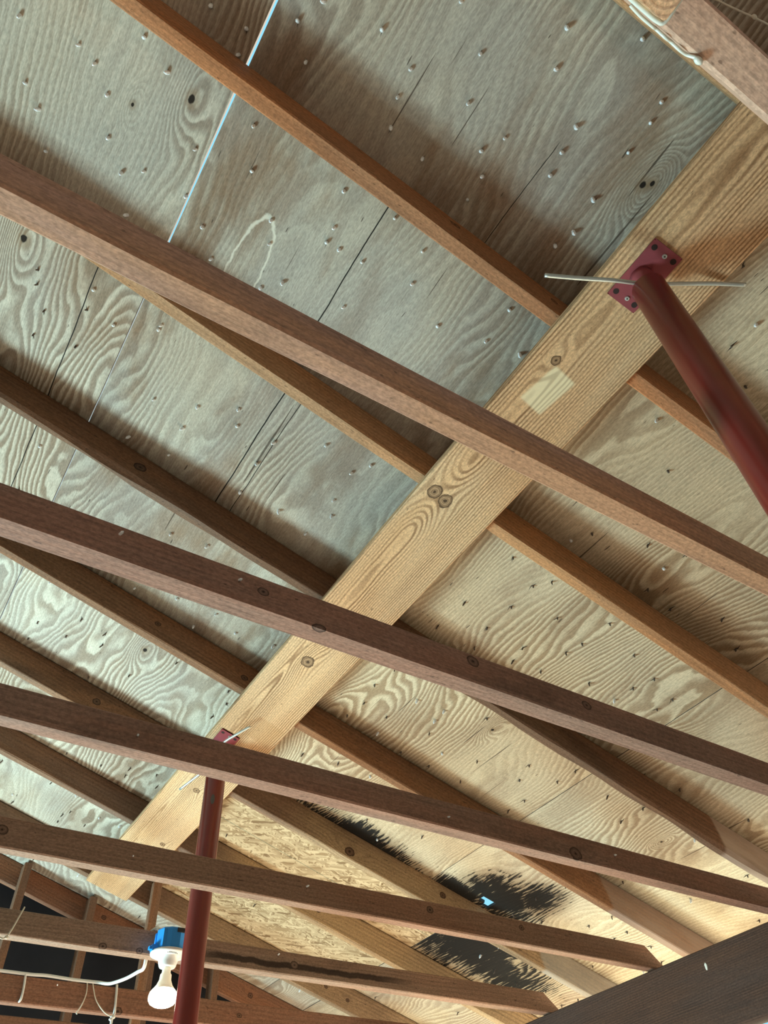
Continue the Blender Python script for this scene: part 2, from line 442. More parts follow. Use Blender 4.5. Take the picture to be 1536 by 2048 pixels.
def sheet(name, x0, x1, y0, y1, mat, label, cat, group, xsplit=(), ysplit=(), hole=None, nails=(), n_rand=0, skew=0.0, seed=0):
    """A roof board lying on the rafters: local x runs down the slope, y along the ridge, z=0 the underside."""
    Lx = (x1 - x0) / COS; Ly = y1 - y0
    ex = sorted({0.0, Lx} | {(q - x0) / COS for q in xsplit}); ey = sorted({0.0, Ly} | {q - y0 for q in ysplit})
    bm = bmesh.new(); T = 0.0125; V = {}
    def v(i, j, k):
        if (i, j, k) not in V:
            xx = ex[i] + (skew * (1 - ey[j] / Ly) if i == len(ex) - 1 else 0)
            V[i, j, k] = bm.verts.new((xx, ey[j], k * T))
        return V[i, j, k]
    cells = {(i, j) for i in range(len(ex) - 1) for j in range(len(ey) - 1)} - (hole or set())
    for (i, j) in cells:
        for k in (0, 1): bm.faces.new((v(i, j, k), v(i + 1, j, k), v(i + 1, j + 1, k), v(i, j + 1, k)))
        for (di, dj, e) in ((-1, 0, ((i, j), (i, j + 1))), (1, 0, ((i + 1, j), (i + 1, j + 1))), (0, -1, ((i, j), (i + 1, j))), (0, 1, ((i, j + 1), (i + 1, j + 1)))):
            if (i + di, j + dj) not in cells:
                (a, b), (c, d) = e; bm.faces.new((v(a, b, 0), v(c, d, 0), v(c, d, 1), v(a, b, 1))).material_index = 1
    o = obj(name, bm, [mat, edge_m], loc=(x0, y0, roofz(x0)), rot=(0, TH, 0))
    tag(o, label, cat, group)
    rnd = random.Random(seed + 77); spots = [((px - x0) / COS, py - y0) for px, py in nails if x0 < px < x1 and y0 < py < y1]
    k = 0; tries = 0
    while k < n_rand and tries < 5000:
        tries += 1
        rx = rnd.uniform(0.03, Lx - 0.03); ry = rnd.uniform(0.02, Ly - 0.02)
        rx = round(rx / 0.135) * 0.135 + rnd.gauss(0, 0.014)
        if not 0.02 < rx < Lx - 0.02 or on_rafter(ry + y0): continue
        if ry + y0 < 0.52 and x0 > -0.0 and x1 < 1.5: continue
        if any((rx - a) ** 2 + (ry - b) ** 2 < 0.06 ** 2 for a, b in spots): continue
        if hole and abs(rx * COS + x0 - 2.45) < .06 and abs(ry + y0 - 2.89) < .06: continue
        spots.append((rx, ry)); k += 1
    for (a, b) in spots[:100]:
        n = D.objects.new('nail', rnd.choice(RUSTY if x0 > 1.1 or y0 > 1.0 else NAILS)); C.objects.link(n); n.parent = o
        n.location = (a, b, 0); n.rotation_euler = (0, 0, rnd.gauss(0, 0.15))
    return o


# nail points that show in the nearest part of the deck (x, y on the roof)
NP = [(0.593, 0.029), (0.472, 0.17), (0.363, 0.283), (0.626, 0.102), (0.506, 0.265), (0.367, 0.347), (0.737, -0.042), (0.848, 0.023), (0.387, 0.411), (0.73, 0.166), (0.857, 0.069), (0.618, 0.276), (0.591, 0.33), (0.486, 0.423), (0.741, 0.225), (0.859, 0.142), (0.624, 0.373), (0.751, 0.279), (0.626, 0.438), (0.86, 0.263), (0.872, 0.347), (0.858, 0.398), (0.506, 0.581), (0.607, 0.607), (0.631, 0.691), (0.868, 0.596), (0.746, 0.747), (0.872, 0.7), (1.235, 0.176), (1.361, 0.258), (1.357, 0.333), (0.384, 0.116), (-0.082, 0.437), (0.008, 0.432), (0.015, 0.488), (0.101, 0.351), (0.154, 0.409), (0.134, 0.284), (0.268, 0.258), (-0.472, 0.724), (-0.192, 0.589), (-0.324, 0.697), (-0.278, 0.711), (-0.416, 0.861), (-0.228, 0.758), (-0.114, 0.622), (-0.369, 0.898), (-0.192, 0.851), (0.012, 0.739), (-0.322, 0.986), (-0.133, 0.911), (0.035, 0.859), (-0.08, 1.004), (0.111, 0.602), (0.154, 0.7), (0.367, 0.6), (0.393, 0.692), (0.394, 0.738), (0.429, 0.732), (0.496, 0.725), (0.103, 0.904), (0.248, 0.776), (0.274, 0.832), (0.16, 0.967), (0.347, 0.903), (0.517, 0.858), (-0.237, 1.361), (-0.247, 1.315), (-0.089, 1.266), (-0.195, 1.423), (-0.085, 1.337), (0.116, 1.256), (0.118, 1.236), (-0.002, 1.33), (-0.201, 1.521)]

PB, PD = (0.58, 0.48, 0.33), (0.28, 0.185, 0.105)
PG, PGD = (0.52, 0.465, 0.37), (0.21, 0.145, 0.095)


def loc2(x0, y0, pts): return tuple(((a - x0) / COS, b - y0) + tuple(r) for a, b, *r in pts)


def crk(x0, y0, pts): return tuple(((a - x0) / COS, b - y0, c - y0, d) for a, b, c, d in pts)


GS = 'plywood sheets of the roof deck'
xa0, xa1, xb1 = -1.25, 0.0385, 1.2155
# upper row, against the ridge
m = plywood('veneer_upper_near', PG, PGD, 3.1, 15, 0.4, knots=loc2(xa0, -1.33, ((-.023 - .02, .642, .012), (-.165, .742, .006))), straight=52)
sheet('plywood_sheet', xa0, xa1, -1.33, 1.10, m, 'plywood roof sheet left of the bright gap, crossed by the topmost rafter in the corner', 'roof board', GS, nails=NP, n_rand=26, skew=-0.006, seed=1)
m = plywood('veneer_upper_middle', PG, PGD, 8.3, 30, 0.35, knots=loc2(xa0, 1.104, ((-.310, 1.254, .014),)), cracks=crk(xa0, 1.104, ((-.10, 1.1, 2.33, .0022),)), straight=26)
sheet('plywood_sheet', xa0, xa1 + .0022, 1.104, 3.52, m, 'pale plywood roof sheet at the left edge with swirling grain and a dark knot', 'roof board', GS, nails=NP, n_rand=80, seed=2)
m = plywood('veneer_upper_far', PG, PGD, 12.7, 18, 0.5, straight=40)
sheet('plywood_sheet', xa0, xa1 + .0022, 3.524, 4.785, m, 'grey plywood roof sheet in the lower left corner above the gable rafter', 'roof board', GS, n_rand=40, seed=3)
# second row: from the bright gap to behind the pale beam
xb0 = 0.0445
m = plywood('veneer_second_near', (0.40, 0.37, 0.31), (0.20, 0.155, 0.115), 21.4, 13, 0.5, straight=48)
sheet('plywood_sheet', xb0, xb1, -1.33, -0.085, m, 'dark plywood roof sheet beyond the joist in the top right corner', 'roof board', GS, n_rand=20, seed=4)
m = plywood('veneer_second_middle', (0.45, 0.405, 0.325), (0.17, 0.115, 0.08), 27.9, 19, 0.5, knots=loc2(xb0, -.082, ((.93, .174, .010), (.945, .16, .007))),
            cracks=crk(xb0, -.082, ((.478, .53, 1.10, .0022), (.505, 1.15, 1.72, .0026), (.56, 1.15, 1.73, .0016), (.72, .2, .52, .0012))), water=loc2(xb0, -.082, ((.245, .93, .045, .15),)), blotch=0.75, straight=30, con_hi=0.75)
sheet('plywood_sheet', xb0, xb1, -.082, 2.33, m, 'plywood roof sheet right of the bright gap, stained and full of nail points', 'roof board', GS, nails=NP, n_rand=62, seed=5)
m = plywood('veneer_second_far', PG, PGD, 33.3, 24, 0.4, knots=loc2(xb0, 2.334, ((.579, 2.551, .012),)), straight=30)
sheet('plywood_sheet', xb0, xb1, 2.334, 4.785, m, 'pale plywood roof sheet left of the far red post with a small brown knot', 'roof board', GS, n_rand=90, seed=6)
# third row: right of the pale beam
xc0, xc1, xd0 = 1.216, 2.18, 2.1825
m = plywood('veneer_third_near', PB, PD, 41.2, 22, 0.15, straight=55)
sheet('plywood_sheet', xc0, xc1, -1.33, 0.51, m, 'plywood roof sheet behind the near red post at the right edge', 'roof board', GS, nails=NP, n_rand=60, seed=7)
m = plywood('veneer_third_middle', PB, PD, 47.6, 27, 0.1, knots=loc2(xc0, .514, ((1.783, 1.918, .008),)), mold=loc2(xc0, .514, ((1.80, 2.93, .30, .10),)), straight=50)
sheet('plywood_sheet', xc0, xc1, 0.514, 2.925, m, 'tan plywood roof sheet with bold wavy grain, right of the pale beam', 'roof board', GS, n_rand=98, seed=8)
mo = osb('strand_board')
sheet('osb_sheet', xc0, 2.448, 2.929, 4.185, mo, 'yellowish strand board patch with coarse wood flakes, right of the far red post', 'roof board', None, n_rand=6, seed=9)
m = plywood('veneer_third_far', PG, PGD, 52.2, 20, 0.5)
sheet('plywood_sheet', xc0, xc1, 4.189, 4.785, m, 'grey plywood strip of roof deck beyond the strand board patch by the gable', 'roof board', GS, n_rand=12, seed=10)
# lowest row: down to the eave
m = plywood('veneer_eave_near', PB, PD, 61.8, 22, 0.1, straight=45)
sheet('plywood_sheet', xd0, 3.45, -1.33, 1.715, m, 'tan plywood roof sheet above the eave at the right edge of the picture', 'roof board', GS, n_rand=80, seed=11)
m = plywood('veneer_eave_middle', (0.60, 0.53, 0.385), (0.32, 0.235, 0.15), 66.1, 24, 0.1, knots=loc2(xd0, 1.719, ((2.62, 1.95, .006),)),
            mold=loc2(xd0, 1.719, ((2.47, 2.80, .18, .16), (2.58, 2.66, .10, .12), (2.30, 2.90, .14, .07))), straight=42)
HX, HY = (2.418, 2.446, 2.474), (2.872, 2.900)
sheet('plywood_sheet', xd0, 3.45, 1.719, 2.925, m, 'plywood roof sheet blackened by mould around a hole of daylight', 'roof board', GS, xsplit=(2.410, 2.442, 2.478), ysplit=(2.842, 2.880, 2.906), n_rand=52, seed=12,
      hole={(1, 1), (2, 1), (2, 2)})
m = plywood('veneer_eave_far', PB, PD, 71.5, 24, 0.3, mold=loc2(2.452, 2.929, ((2.62, 3.23, .36, .30), (2.85, 3.3, .25, .18))), straight=46)
sheet('plywood_sheet', 2.452, 3.45, 2.929, 4.785, m, 'mould streaked plywood roof sheet between the strand board and the dark header', 'roof board', GS, n_rand=40, seed=13)
m = plywood('veneer_filler', PG, PGD, 75.5, 24, 0.3)
sheet('plywood_strip', xd0, 2.448, 4.189, 4.785, m, 'narrow grey plywood strip of roof deck at the gable below the strand board', 'roof board', None, n_rand=2, seed=14)

# ------------------------------------------------------------------ ridge board and rafters
ridge_m = wood('ridge_wood', (0.27, 0.15, 0.085), (0.12, 0.065, 0.04), 60, seed=91)
o = obj('ridge_board', board_bm(7.0, 0.038, 0.19), ridge_m, loc=(RX - 0.012, -2.2, roofz(RX) - 0.185), rot=(0, 0, math.pi / 2))
tag(o, 'dark ridge board where the rafters meet, beyond the left edge of the picture', 'ridge board')
RF = [  # base, dark, stain, stain amount, knots (world x, up 0..1 on the near side), label, group
    ((0.50, 0.31, 0.17), (0.26, 0.14, 0.07), 0.25, (), 'rafter half hidden behind the pinkish joist in the top right corner', {}),
    ((0.42, 0.205, 0.105), (0.22, 0.10, 0.052), 0.45, ((0.60, .085, .012), (0.90, .07, .010)), 'reddish brown rafter above the golden joist, with the bright gap passing behind it', {}),
    ((0.43, 0.25, 0.135), (0.24, 0.13, 0.065), 0.45, (), 'brown rafter crossing behind the golden brown joist, orange speckled right of the beam', {}),
    ((0.15, 0.09, 0.058), (0.06, 0.035, 0.025), 0.55, ((0.222, .06, .018),), 'dark waney edged rafter with ragged bark lower edge left of the pale beam', dict(wane=0.022)),
    ((0.25, 0.135, 0.075), (0.11, 0.06, 0.04), 0.35, ((0.531, .06, .010), (0.9, .05, .012)), 'red brown rafter with a pale clean lower edge, lower end running to the dark header', {}),
    ((0.23, 0.135, 0.085), (0.115, 0.065, 0.04), 0.5, ((0.497, .055, .015), (2.21, .07, .014), (1.728, .03, .02)), 'brown knotty rafter running beside the blackened plywood and the daylight hole', {}),
    ((0.19, 0.12, 0.085), (0.10, 0.06, 0.042), 0.4, ((1.887, .06, .018),), 'brown rafter crossing the middle of the strand board patch', {}),
    ((0.20, 0.125, 0.085), (0.11, 0.065, 0.045), 0.4, ((2.3, .06, .010), (2.44, .05, .010)), 'brown rafter along the far edge of the strand board patch', {}),
    ((0.24, 0.12, 0.075), (0.11, 0.055, 0.035), 0.3, ((1.15, .07, .012), (2.083, .06, .014)), 'last rafter, against the gable above the black wall openings', {}),
]
LIT_HEELS = {3: (0.42, 0.34, 0.28), 4: (0.36, 0.28, 0.23), 5: (0.40, 0.43, 0.43)}  # painted tones of the daylit lower rafter ends
XR0 = RX + 0.03
FADES = {5: (1.25, 1.6, (0.40, 0.275, 0.16)), 6: (1.15, 1.5, (0.46, 0.325, 0.19)), 7: (1.2, 1.7, (0.33, 0.225, 0.14))}
for i, (b, dk, sa, kn, lab, ex) in enumerate(RF):
    L = (3.42 - XR0) / COS
    knots = tuple(((kx - XR0) / COS, -0.038, kz, kr) for kx, kz, kr in kn)
    lit_heel = None
    if i in LIT_HEELS:
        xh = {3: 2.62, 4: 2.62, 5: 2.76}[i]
        lit_heel = ((xh - XR0) / COS + .03, 0.62, LIT_HEELS[i], 0.8)
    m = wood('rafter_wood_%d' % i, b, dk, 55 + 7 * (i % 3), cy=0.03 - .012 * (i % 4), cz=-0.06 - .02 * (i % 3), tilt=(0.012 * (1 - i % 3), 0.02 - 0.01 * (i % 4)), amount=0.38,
             knots=knots, stain=tuple(c * 0.4 for c in dk), stain_amt=sa, seed=3.7 * i + 1, lit_heel=lit_heel, fade=((FADES[i][0] - XR0) / COS, (FADES[i][1] - XR0) / COS, FADES[i][2]) if i in FADES else None)
    bm = board_bm(L, 0.039, RD - 0.003, seed=i * 3.1, wane=ex.get('wane', 0.003), side_bow=random.uniform(-.006, .006))
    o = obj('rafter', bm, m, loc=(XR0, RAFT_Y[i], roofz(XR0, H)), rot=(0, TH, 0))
    tag(o, lab, 'rafter', 'rafters under the roof deck')

# ------------------------------------------------------------------ header over the opening
HB = 0.693
hd = wood('header_wood', (0.078, 0.047, 0.035), (0.036, 0.021, 0.017), 120, cy=0.1, cz=0.1, tilt=(0.03, 0.02), amount=0.65, stain_amt=0.45, seed=55, stain=(0.03, 0.02, 0.018))
bm = board_bm(6.2, 0.085, 0.258, ch=0.004)
o = obj('header_beam', bm, hd, loc=(2.77, -1.4, FL + HB), rot=(0, 0, math.pi / 2))
tag(o, 'massive dark brown header beam crossing the lower right corner', 'beam')

bm = bmesh.new(); bmesh.ops.create_icosphere(bm, subdivisions=2, radius=0.006, matrix=Matrix.Diagonal((1.0, 0.3, 2.2, 1)))
for v_ in bm.verts: v_.co += Vector((mnoise.noise(v_.co * 300), 0, mnoise.noise(v_.co * 260 + Vector((3, 1, 2))))) * 0.003
fl = obj('paint_fleck', bm, plain('white_paint', (0.8, 0.8, 0.72), 0.6), o, loc=(2.039 + 1.4, 0.0005, 0.892 - HB)); fl['label'] = 'white paint fleck'

# ------------------------------------------------------------------ ceiling joists
JY = [-0.04, 0.535, 1.097, 1.690, 2.335, 2.985, 3.680, 4.20]
JW = [0.045, 0.040, 0.050, 0.050, 0.043, 0.052, 0.046, 0.042]
JB = [0.0, 0.0, 0.004, 0.003, 0.004, 0.003, 0.0, 0.0]
JD = [0.085, 0.076, 0.076, 0.076, 0.084, 0.080, 0.095, 0.088]
JO = [
    ((0.54, 0.36, 0.27), (0.32, 0.18, 0.12), 0.5, (), 'pinkish speckled joist across the top right corner with a cord tied round it', {}),
    ((0.41, 0.25, 0.19), (0.25, 0.135, 0.09), 0.55, ((0.996, .09, .012),), 'golden brown joist with a pink underside, highest one crossing the whole picture', {}),
    ((0.285, 0.18, 0.14), (0.15, 0.09, 0.07), 0.5, ((0.436, .045, .010), (0.95, .06, .014), (0.562, 0.0, .014), (1.289, .05, .012)), 'dark brown joist crossing the middle of the pale beam, with a pink underside', {}),
    ((0.28, 0.18, 0.138), (0.15, 0.092, 0.07), 0.55, ((1.778, .02, .02),), 'dark joist passing in front of the far red post plate', {}),
    ((0.30, 0.19, 0.135), (0.17, 0.10, 0.07), 0.45, ((1.69, .06, .012), (2.106, .06, .010), (0.247, .05, .014)), 'dark brown joist crossing behind the far red post, its right end stopping at the header', {}),
    ((0.30, 0.21, 0.155), (0.15, 0.095, 0.07), 0.5, ((1.492, .04, .014), (0.75, .01, .012), (0.88, .012, .010)), 'joist carrying the blue lamp box, streaked black to the right of the red post', {'streak': True}),
    ((0.25, 0.135, 0.09), (0.13, 0.07, 0.045), 0.4, ((1.584, .045, .010), (1.043, .01, .016)), 'reddish joist behind the lit bulb with a white cable along its top', {}),
    ((0.22, 0.12, 0.08), (0.11, 0.06, 0.04), 0.3, (), 'lowest joist, barely showing along the bottom edge near the gable', {}),
]
JX0, JX1 = -3.4, 2.84
for i, (b, dk, sa, kn, lab, ex) in enumerate(JO):
    alt = (0.50, 0.27, 0.14) if i == 1 else (b[0] * 1.15, b[1] * 0.95, b[2] * 0.86)
    L = JX1 - JX0
    knots = tuple((kx - JX0, -JW[i], kz, kr) for kx, kz, kr in kn)
    st = (0.035, 0.014, 1.05 - JX0, 2.1 - JX0, (0.02, 0.012, 0.010)) if ex.get('streak') else None
    m = wood('joist_wood_%d' % i, b, dk, 60 + 9 * (i % 3), cy=-0.02 - .01 * (i % 3), cz=-0.05 - .015 * (i % 4), tilt=(0.008 * (i % 3 - 1), 0.012 * (1 - i % 3)), amount=0.30,
             knots=knots, stain=tuple(c * 0.45 for c in dk), stain_amt=sa, seed=5.3 * i + 2, streak=st, alt=alt)
    bm = board_bm(L, JW[i], JD[i], bow=JB[i], mid=0.6 - JX0, seed=40 + i * 2.3, wane=0.002, clip=0.078 if i in (3, 4, 5) else 0.0)
    o = obj('ceiling_joist', bm, m, loc=(JX0, JY[i], FL + 0.953), rot=(0, 0, 0))
    tag(o, lab, 'joist', 'ceiling joists')

JN = [o for o in C.objects if o.name.startswith('ceiling_joist')]
for ji, spots in {2: ((0.147, 1.012), (0.384, 1.005)), 3: ((0.40, 0.99), (1.30, 0.985), (1.95, 1.0)), 4: ((0.62, 1.0), (1.2, 1.01)), 5: ((1.42, 1.02),), 6: ((0.78, 1.03),)}.items():
    for k, (nx, nz) in enumerate(spots):                   # bright nail meshes stand in for white chips on the joist sides
        n = D.objects.new('nail', NAILS[(ji + k) % 10]); C.objects.link(n); n.parent = JN[ji]
        n.location = (nx - JX0, -JW[ji] - 0.0005, nz - 0.953); n.rotation_euler = (math.radians(-90), 0, 0.6 * k); n.scale = (0.6, 0.6, 0.6)
# ------------------------------------------------------------------ new pale beam under the rafters
bx0, bx1, by0, by1 = 0.908, 1.132, -0.62, 4.15
Wb = (bx1 - bx0) / COS; Lb = by1 - by0; TB = 0.036
zb = H - TB / COS
def bl(px, py): return (py - by0, -(px - bx0) / COS)      # beam local coords (x along, y across)
bk = []
for px, py, kr in ((.952, 1.094, .021), (.991, 1.10, .021), (1.006, 1.96, .024), (1.019, 2.978, .015), (1.07, 3.493, .013), (.965, .581, .012), (1.11, .02, .006)):
    u, v = bl(px, py); bk.append((u, v, 0.0, kr))
pu, pv = bl(.999, .657)
beam_m = wood('new_pine', (0.60, 0.40, 0.23), (0.20, 0.095, 0.04), 140, cy=-0.072, cz=0.055, tilt=(-0.004, 0.012), wamp=0.036, amount=0.9, knots=bk, stain=(0.38, 0.21, 0.09), stain_amt=0.4, alt_amt=0.3,
              seed=2.2, fine=0.16, patches=((pu, pv, 0.062, 0.036, 0.12, (0.80, 0.70, 0.46), 0.85), (2.42 - by0, -0.17, 0.07, 0.05, 0.1, (0.42, 0.24, 0.10), 0.35)))
bm = board_bm(Lb, Wb, TB, ch=0.003, seed=9)
# local x along world y; local y (negative = down the slope); bottom face at local z=0
o = obj('support_beam', bm, beam_m)
o.matrix_world = Matrix(((0, -COS, SIN, bx0), (1, 0, 0, by0), (0, SIN, COS, roofz(bx0, zb)), (0, 0, 0, 1)))
tag(o, 'new pale pine plank beam laid flat under the rafters, with knots and a whitish patch', 'beam')

# ------------------------------------------------------------------ red jack posts
def red(name):
    g = G(name, 0.30, 0.5)
    n = g.noise(g.vec(g.mul(g.x, 40), g.mul(g.y, 40), g.mul(g.z, 3)), 1.0, 3.0)
    g.bump(n, 0.05, 0.001)
    return g.done(g.mix(n, (0.15, 0.013, 0.011), (0.21, 0.020, 0.014)))
red_m = red('red_paint'); plate_m = plain('red_primer', (0.26, 0.05, 0.06), 0.45, 0, 0.5, vary=0.2, scale=25)
hole_m = plain('hole_shadow', (0.03, 0.015, 0.012), 0.9); zinc = plain('zinc_steel', (0.62, 0.68, 0.66), 0.35, 0.7, 0.5, vary=0.1, scale=60)
gray_chip = plain('bare_steel_chip', (0.10, 0.10, 0.10), 0.6)


def jack_post(x, y, label, py, rod, chip=None, plate_len=0.155):
    zt = roofz(x, zb) - 0.0005                             # underside of the beam at the post
    t = empty('jack_post', (x, y, 0))
    tag(t, label, 'post', 'red adjustable posts')
    ztop = zt - 0.055
    bm = bmesh.new(); R = 0.0375
    prof = [(R, 0.014), (R, ztop - 0.004), (R - 0.004, ztop), (0.016, ztop + 0.001)]
    add_lathe(bm, prof, 48); o_ = obj('tube', bm, red_m, t, smooth=True)
    for p in o_.data.polygons:
        if abs(p.normal.z) > 0.9: p.use_smooth = False
    bm = bmesh.new(); add_box(bm, -.07, .07, -.07, .07, 0, 0.012); bmesh.ops.bevel(bm, geom=bm.edges, offset=.002, segments=1); obj('base_plate', bm, plate_m, t)
    # head plate: folded flat saddle against the beam
    pl = D.objects.new('head_plate', None)
    bm = bmesh.new(); hx = 0.040; hy = plate_len / 2
    add_box(bm, -hx, hx, -hy, hy, -0.005, 0.0)
    bmesh.ops.bevel(bm, geom=[e for e in bm.edges if abs((e.verts[0].co - e.verts[1].co).z) > .004], offset=.004, segments=2)
    hp = obj('head_plate', bm, plate_m, t, loc=(0.004, py - y, zt - TAN * 0.004), rot=(0, TH, 0))
    for sx in (-1, 1):
        for sy in (-1, 1):                                # bolt holes left open
            bm = bmesh.new(); add_lathe(bm, [(0.0068, -0.0054), (0.0068, -0.0048), (0.0055, -0.0046)], 20); obj('bolt_hole', bm, hole_m, hp, loc=(sx * (hx - .0125), sy * (hy - .016), 0))
    for sy in (-1, 1):
        bm = bmesh.new(); add_lathe(bm, [(0.0042, -0.0085), (0.0052, -0.0075), (0.0055, -0.005)], 20); add_lathe(bm, [(0.0018, -0.0088), (0.0018, -0.0084)], 12, 1); obj('screw', bm, [zinc, hole_m], hp, loc=(0.004, sy * (hy - .018), 0))
    bm = bmesh.new(); add_lathe(bm, [(0.027, 0.0), (0.024, -.014), (0.0165, -.03), (0.0165, -0.056)], 32)
    obj('adjusting_screw', bm, plate_m, t, loc=(0, 0, zt - 0.003), smooth=True)
    bm = bmesh.new(); pts = smooth_path(rod, 6); add_tube(bm, [Vector(p) - Vector((x, y, -FL)) for p in pts], 0.0048, 12)
    obj('turning_bar', bm, zinc, t, smooth=True)['label'] = 'bent galvanised turning bar'
    if chip:
        bm = bmesh.new(); n = 10; v0 = []
        for k in range(n):
            a = 2 * math.pi * k / n; aa = chip[0] + 0.20 * math.cos(a); zz = chip[1] + FL + 0.02 * math.sin(a)
            v0.append(bm.verts.new((0.0379 * math.cos(aa), 0.0379 * math.sin(aa), zz)))
        bm.faces.new(v0); obj('paint_chip', bm, gray_chip, t)['label'] = 'grey chip in the red paint'
    return t


jack_post(0.985, 0.308, 'thick red steel post on the right under the bolted head plate', 0.303,
          [(0.765, 0.407, 1.575), (0.83, 0.374, 1.572), (0.90, 0.335, 1.566), (0.945, 0.318, 1.573), (0.985, 0.303, 1.580), (1.05, 0.262, 1.579), (1.11, 0.224, 1.576), (1.172, 0.188, 1.572)])
jack_post(0.965, 2.62, 'thin looking far red post on the left, beside the lit bulb', 2.615,
          [(0.985, 2.375, 1.585), (0.955, 2.43, 1.572), (0.935, 2.50, 1.568), (0.955, 2.58, 1.575), (0.968, 2.65, 1.575), (0.955, 2.75, 1.575), (0.92, 2.895, 1.560)], chip=(-1.95, 1.385), plate_len=0.19)

# ------------------------------------------------------------------ gable studs and the strut at the beam end
for k, (sx, lab) in enumerate(((0.685, 'gable stud dividing the black openings in the lower left corner'),
                               (1.072, 'second gable stud from the left, between the black openings'), (1.455, 'gable stud seen behind the red post near the bulb'), (1.84, 'gable stud right of the red post, behind the joists'))):
    m = wood('stud_wood_%d' % k, (0.17, 0.095, 0.062), (0.09, 0.05, 0.035), 70, seed=70 + k * 2.9, amount=0.4)
    z1 = roofz(sx) - 0.016
    o = obj('gable_stud', board_bm(z1, 0.04, 0.085, seed=k, ch=.002), m, loc=(sx - 0.02, 4.587, 0.0)); o.rotation_euler = (0, -math.pi / 2, -math.pi / 2)
    o.matrix_world = Matrix(((0, 1, 0, sx + 0.02), (0, 0, 1, 4.592), (1, 0, 0, 0.0), (0, 0, 0, 1)))
    tag(o, lab, 'stud', 'gable wall studs')
m = wood('strut_wood', (0.25, 0.145, 0.095), (0.12, 0.065, 0.04), 70, seed=88, amount=0.4)
sx = 1.275
o = obj('strut', board_bm(roofz(sx) - FL - 0.955 - .01, 0.045, 0.04, seed=3), m)
o.matrix_world = Matrix(((0, 1, 0, sx + 0.022), (0, 0, 1, 4.118), (1, 0, 0, FL + 0.953), (0, 0, 0, 1)))
tag(o, 'upright strut standing between joist and roof at the far end of the pale beam', 'strut')

# ------------------------------------------------------------------ lamp on the joist
blue = plain('blue_plastic', (0.02, 0.30, 0.85), 0.35, 0, 0.5); white = plain('white_plastic', (0.82, 0.82, 0.80), 0.4, 0, 0.5)
printed = plain('moulded_print', (0.42, 0.42, 0.42), 0.6)
blk = plain('black_label', (0.02, 0.022, 0.025), 0.5)
glow = plain('lit_bulb', (1, 0.97, 0.9), 0.3, 0, 0.5, emit=(1.0, 0.88, 0.66), strength=12)
neck_g = plain('bulb_neck', (0.9, 0.85, 0.72), 0.3, 0, 0.5, emit=(1.0, 0.85, 0.55), strength=0.35)
LX, LY, LZ = 0.966, 2.868, 0.948
lamp = empty('ceiling_lamp', (LX, LY, FL + LZ)); tag(lamp, 'lit reflector bulb in a white holder on a blue box, beside the far red post', 'lamp')
bm = bmesh.new(); add_lathe(bm, [(0.050, 0.004), (0.052, 0.012), (0.052, 0.068), (0.048, 0.073)], 10)
for a in (2.6, 3.9, 0.4): add_box(bm, 0.05 * math.cos(a) - .006, 0.05 * math.cos(a) + .006, 0.05 * math.sin(a) - .006, 0.05 * math.sin(a) + .006, 0.004, 0.066)
bx = obj('junction_box', bm, blue, lamp); bx['label'] = 'blue plastic junction box'
bm = bmesh.new(); add_box(bm, -0.066, -0.047, -0.012, 0.012, 0.0, 0.02); add_box(bm, -0.075, -0.062, -0.008, 0.008, 0.004, 0.014); obj('fixing_ear', bm, blue, bx)
bm = bmesh.new(); add_box(bm, 0.002, 0.032, -0.0535, -0.047, 0.056, 0.070); obj('print_label', bm, blk, bx)['label'] = 'black label on the box'
bm = bmesh.new(); add_lathe(bm, [(0.061, 0.004), (0.065, -.001), (0.064, -.006), (0.046, -.010), (0.036, -.013), (0.032, -.030), (0.029, -.040), (0.0265, -.044)], 48)
lh = obj('lamp_holder', bm, white, lamp, smooth=True); lh['label'] = 'white porcelain lamp holder'
bm = bmesh.new()
for k in range(7): add_box(bm, -0.022 + k * .0055, -0.0185 + k * .0055, -0.0465, -0.045, -0.0122, -0.0098)
for k in range(5): add_box(bm, -0.017 + k * .0055, -0.0135 + k * .0055, -0.0515, -0.050, -0.0112, -0.0088)
obj('moulded_text', bm, printed, lh)
bm = bmesh.new(); add_lathe(bm, [(0.0145, -.046), (0.0145, -.060), (0.019, -.066), (0.020, -.082), (0.027, -.098), (0.038, -.112)], 40)
bu = obj('bulb', bm, neck_g, lamp, smooth=True); bu['label'] = 'lit reflector bulb'
bm = bmesh.new(); add_lathe(bm, [(0.038, -.112), (0.0445, -.120), (0.0475, -.132), (0.0465, -.143), (0.040, -.153), (0.027, -.160), (0.010, -.163)], 40)
obj('glowing_face', bm, glow, bu, smooth=True)

# ------------------------------------------------------------------ cable, cords and ties
cable_m = plain('white_cable', (0.74, 0.75, 0.73), 0.5, 0, 0.4); cord_m = plain('pale_cord', (0.66, 0.62, 0.52), 0.8, vary=0.15, scale=200)
def zf(pts): return [(a, b, c + FL) for a, b, c in pts]
bm = bmesh.new()
add_tube(bm, smooth_path(zf([(-0.6, 3.645, 1.056), (0.30, 3.642, 1.057), (0.55, 3.636, 1.0565), (0.67, 3.634, 1.056), (0.73, 3.634, 1.059), (0.84, 3.633, 1.056), (0.930, 3.615, 1.052), (0.955, 3.54, 1.03), (0.945, 3.40, 0.997), (0.94, 3.24, 0.968), (0.93, 3.08, 0.944), (0.93, 3.01, 0.941), (0.926, 2.997, 1.00), (0.923, 2.995, 1.04), (0.925, 2.96, 1.046), (0.926, 2.915, 1.040), (0.928, 2.898, 1.0285)])), 0.0062, 10)
o = obj('cable', bm, cable_m, smooth=True); tag(o, 'white electric cable along the top of the reddish joist, bending up to the blue box', 'cable')


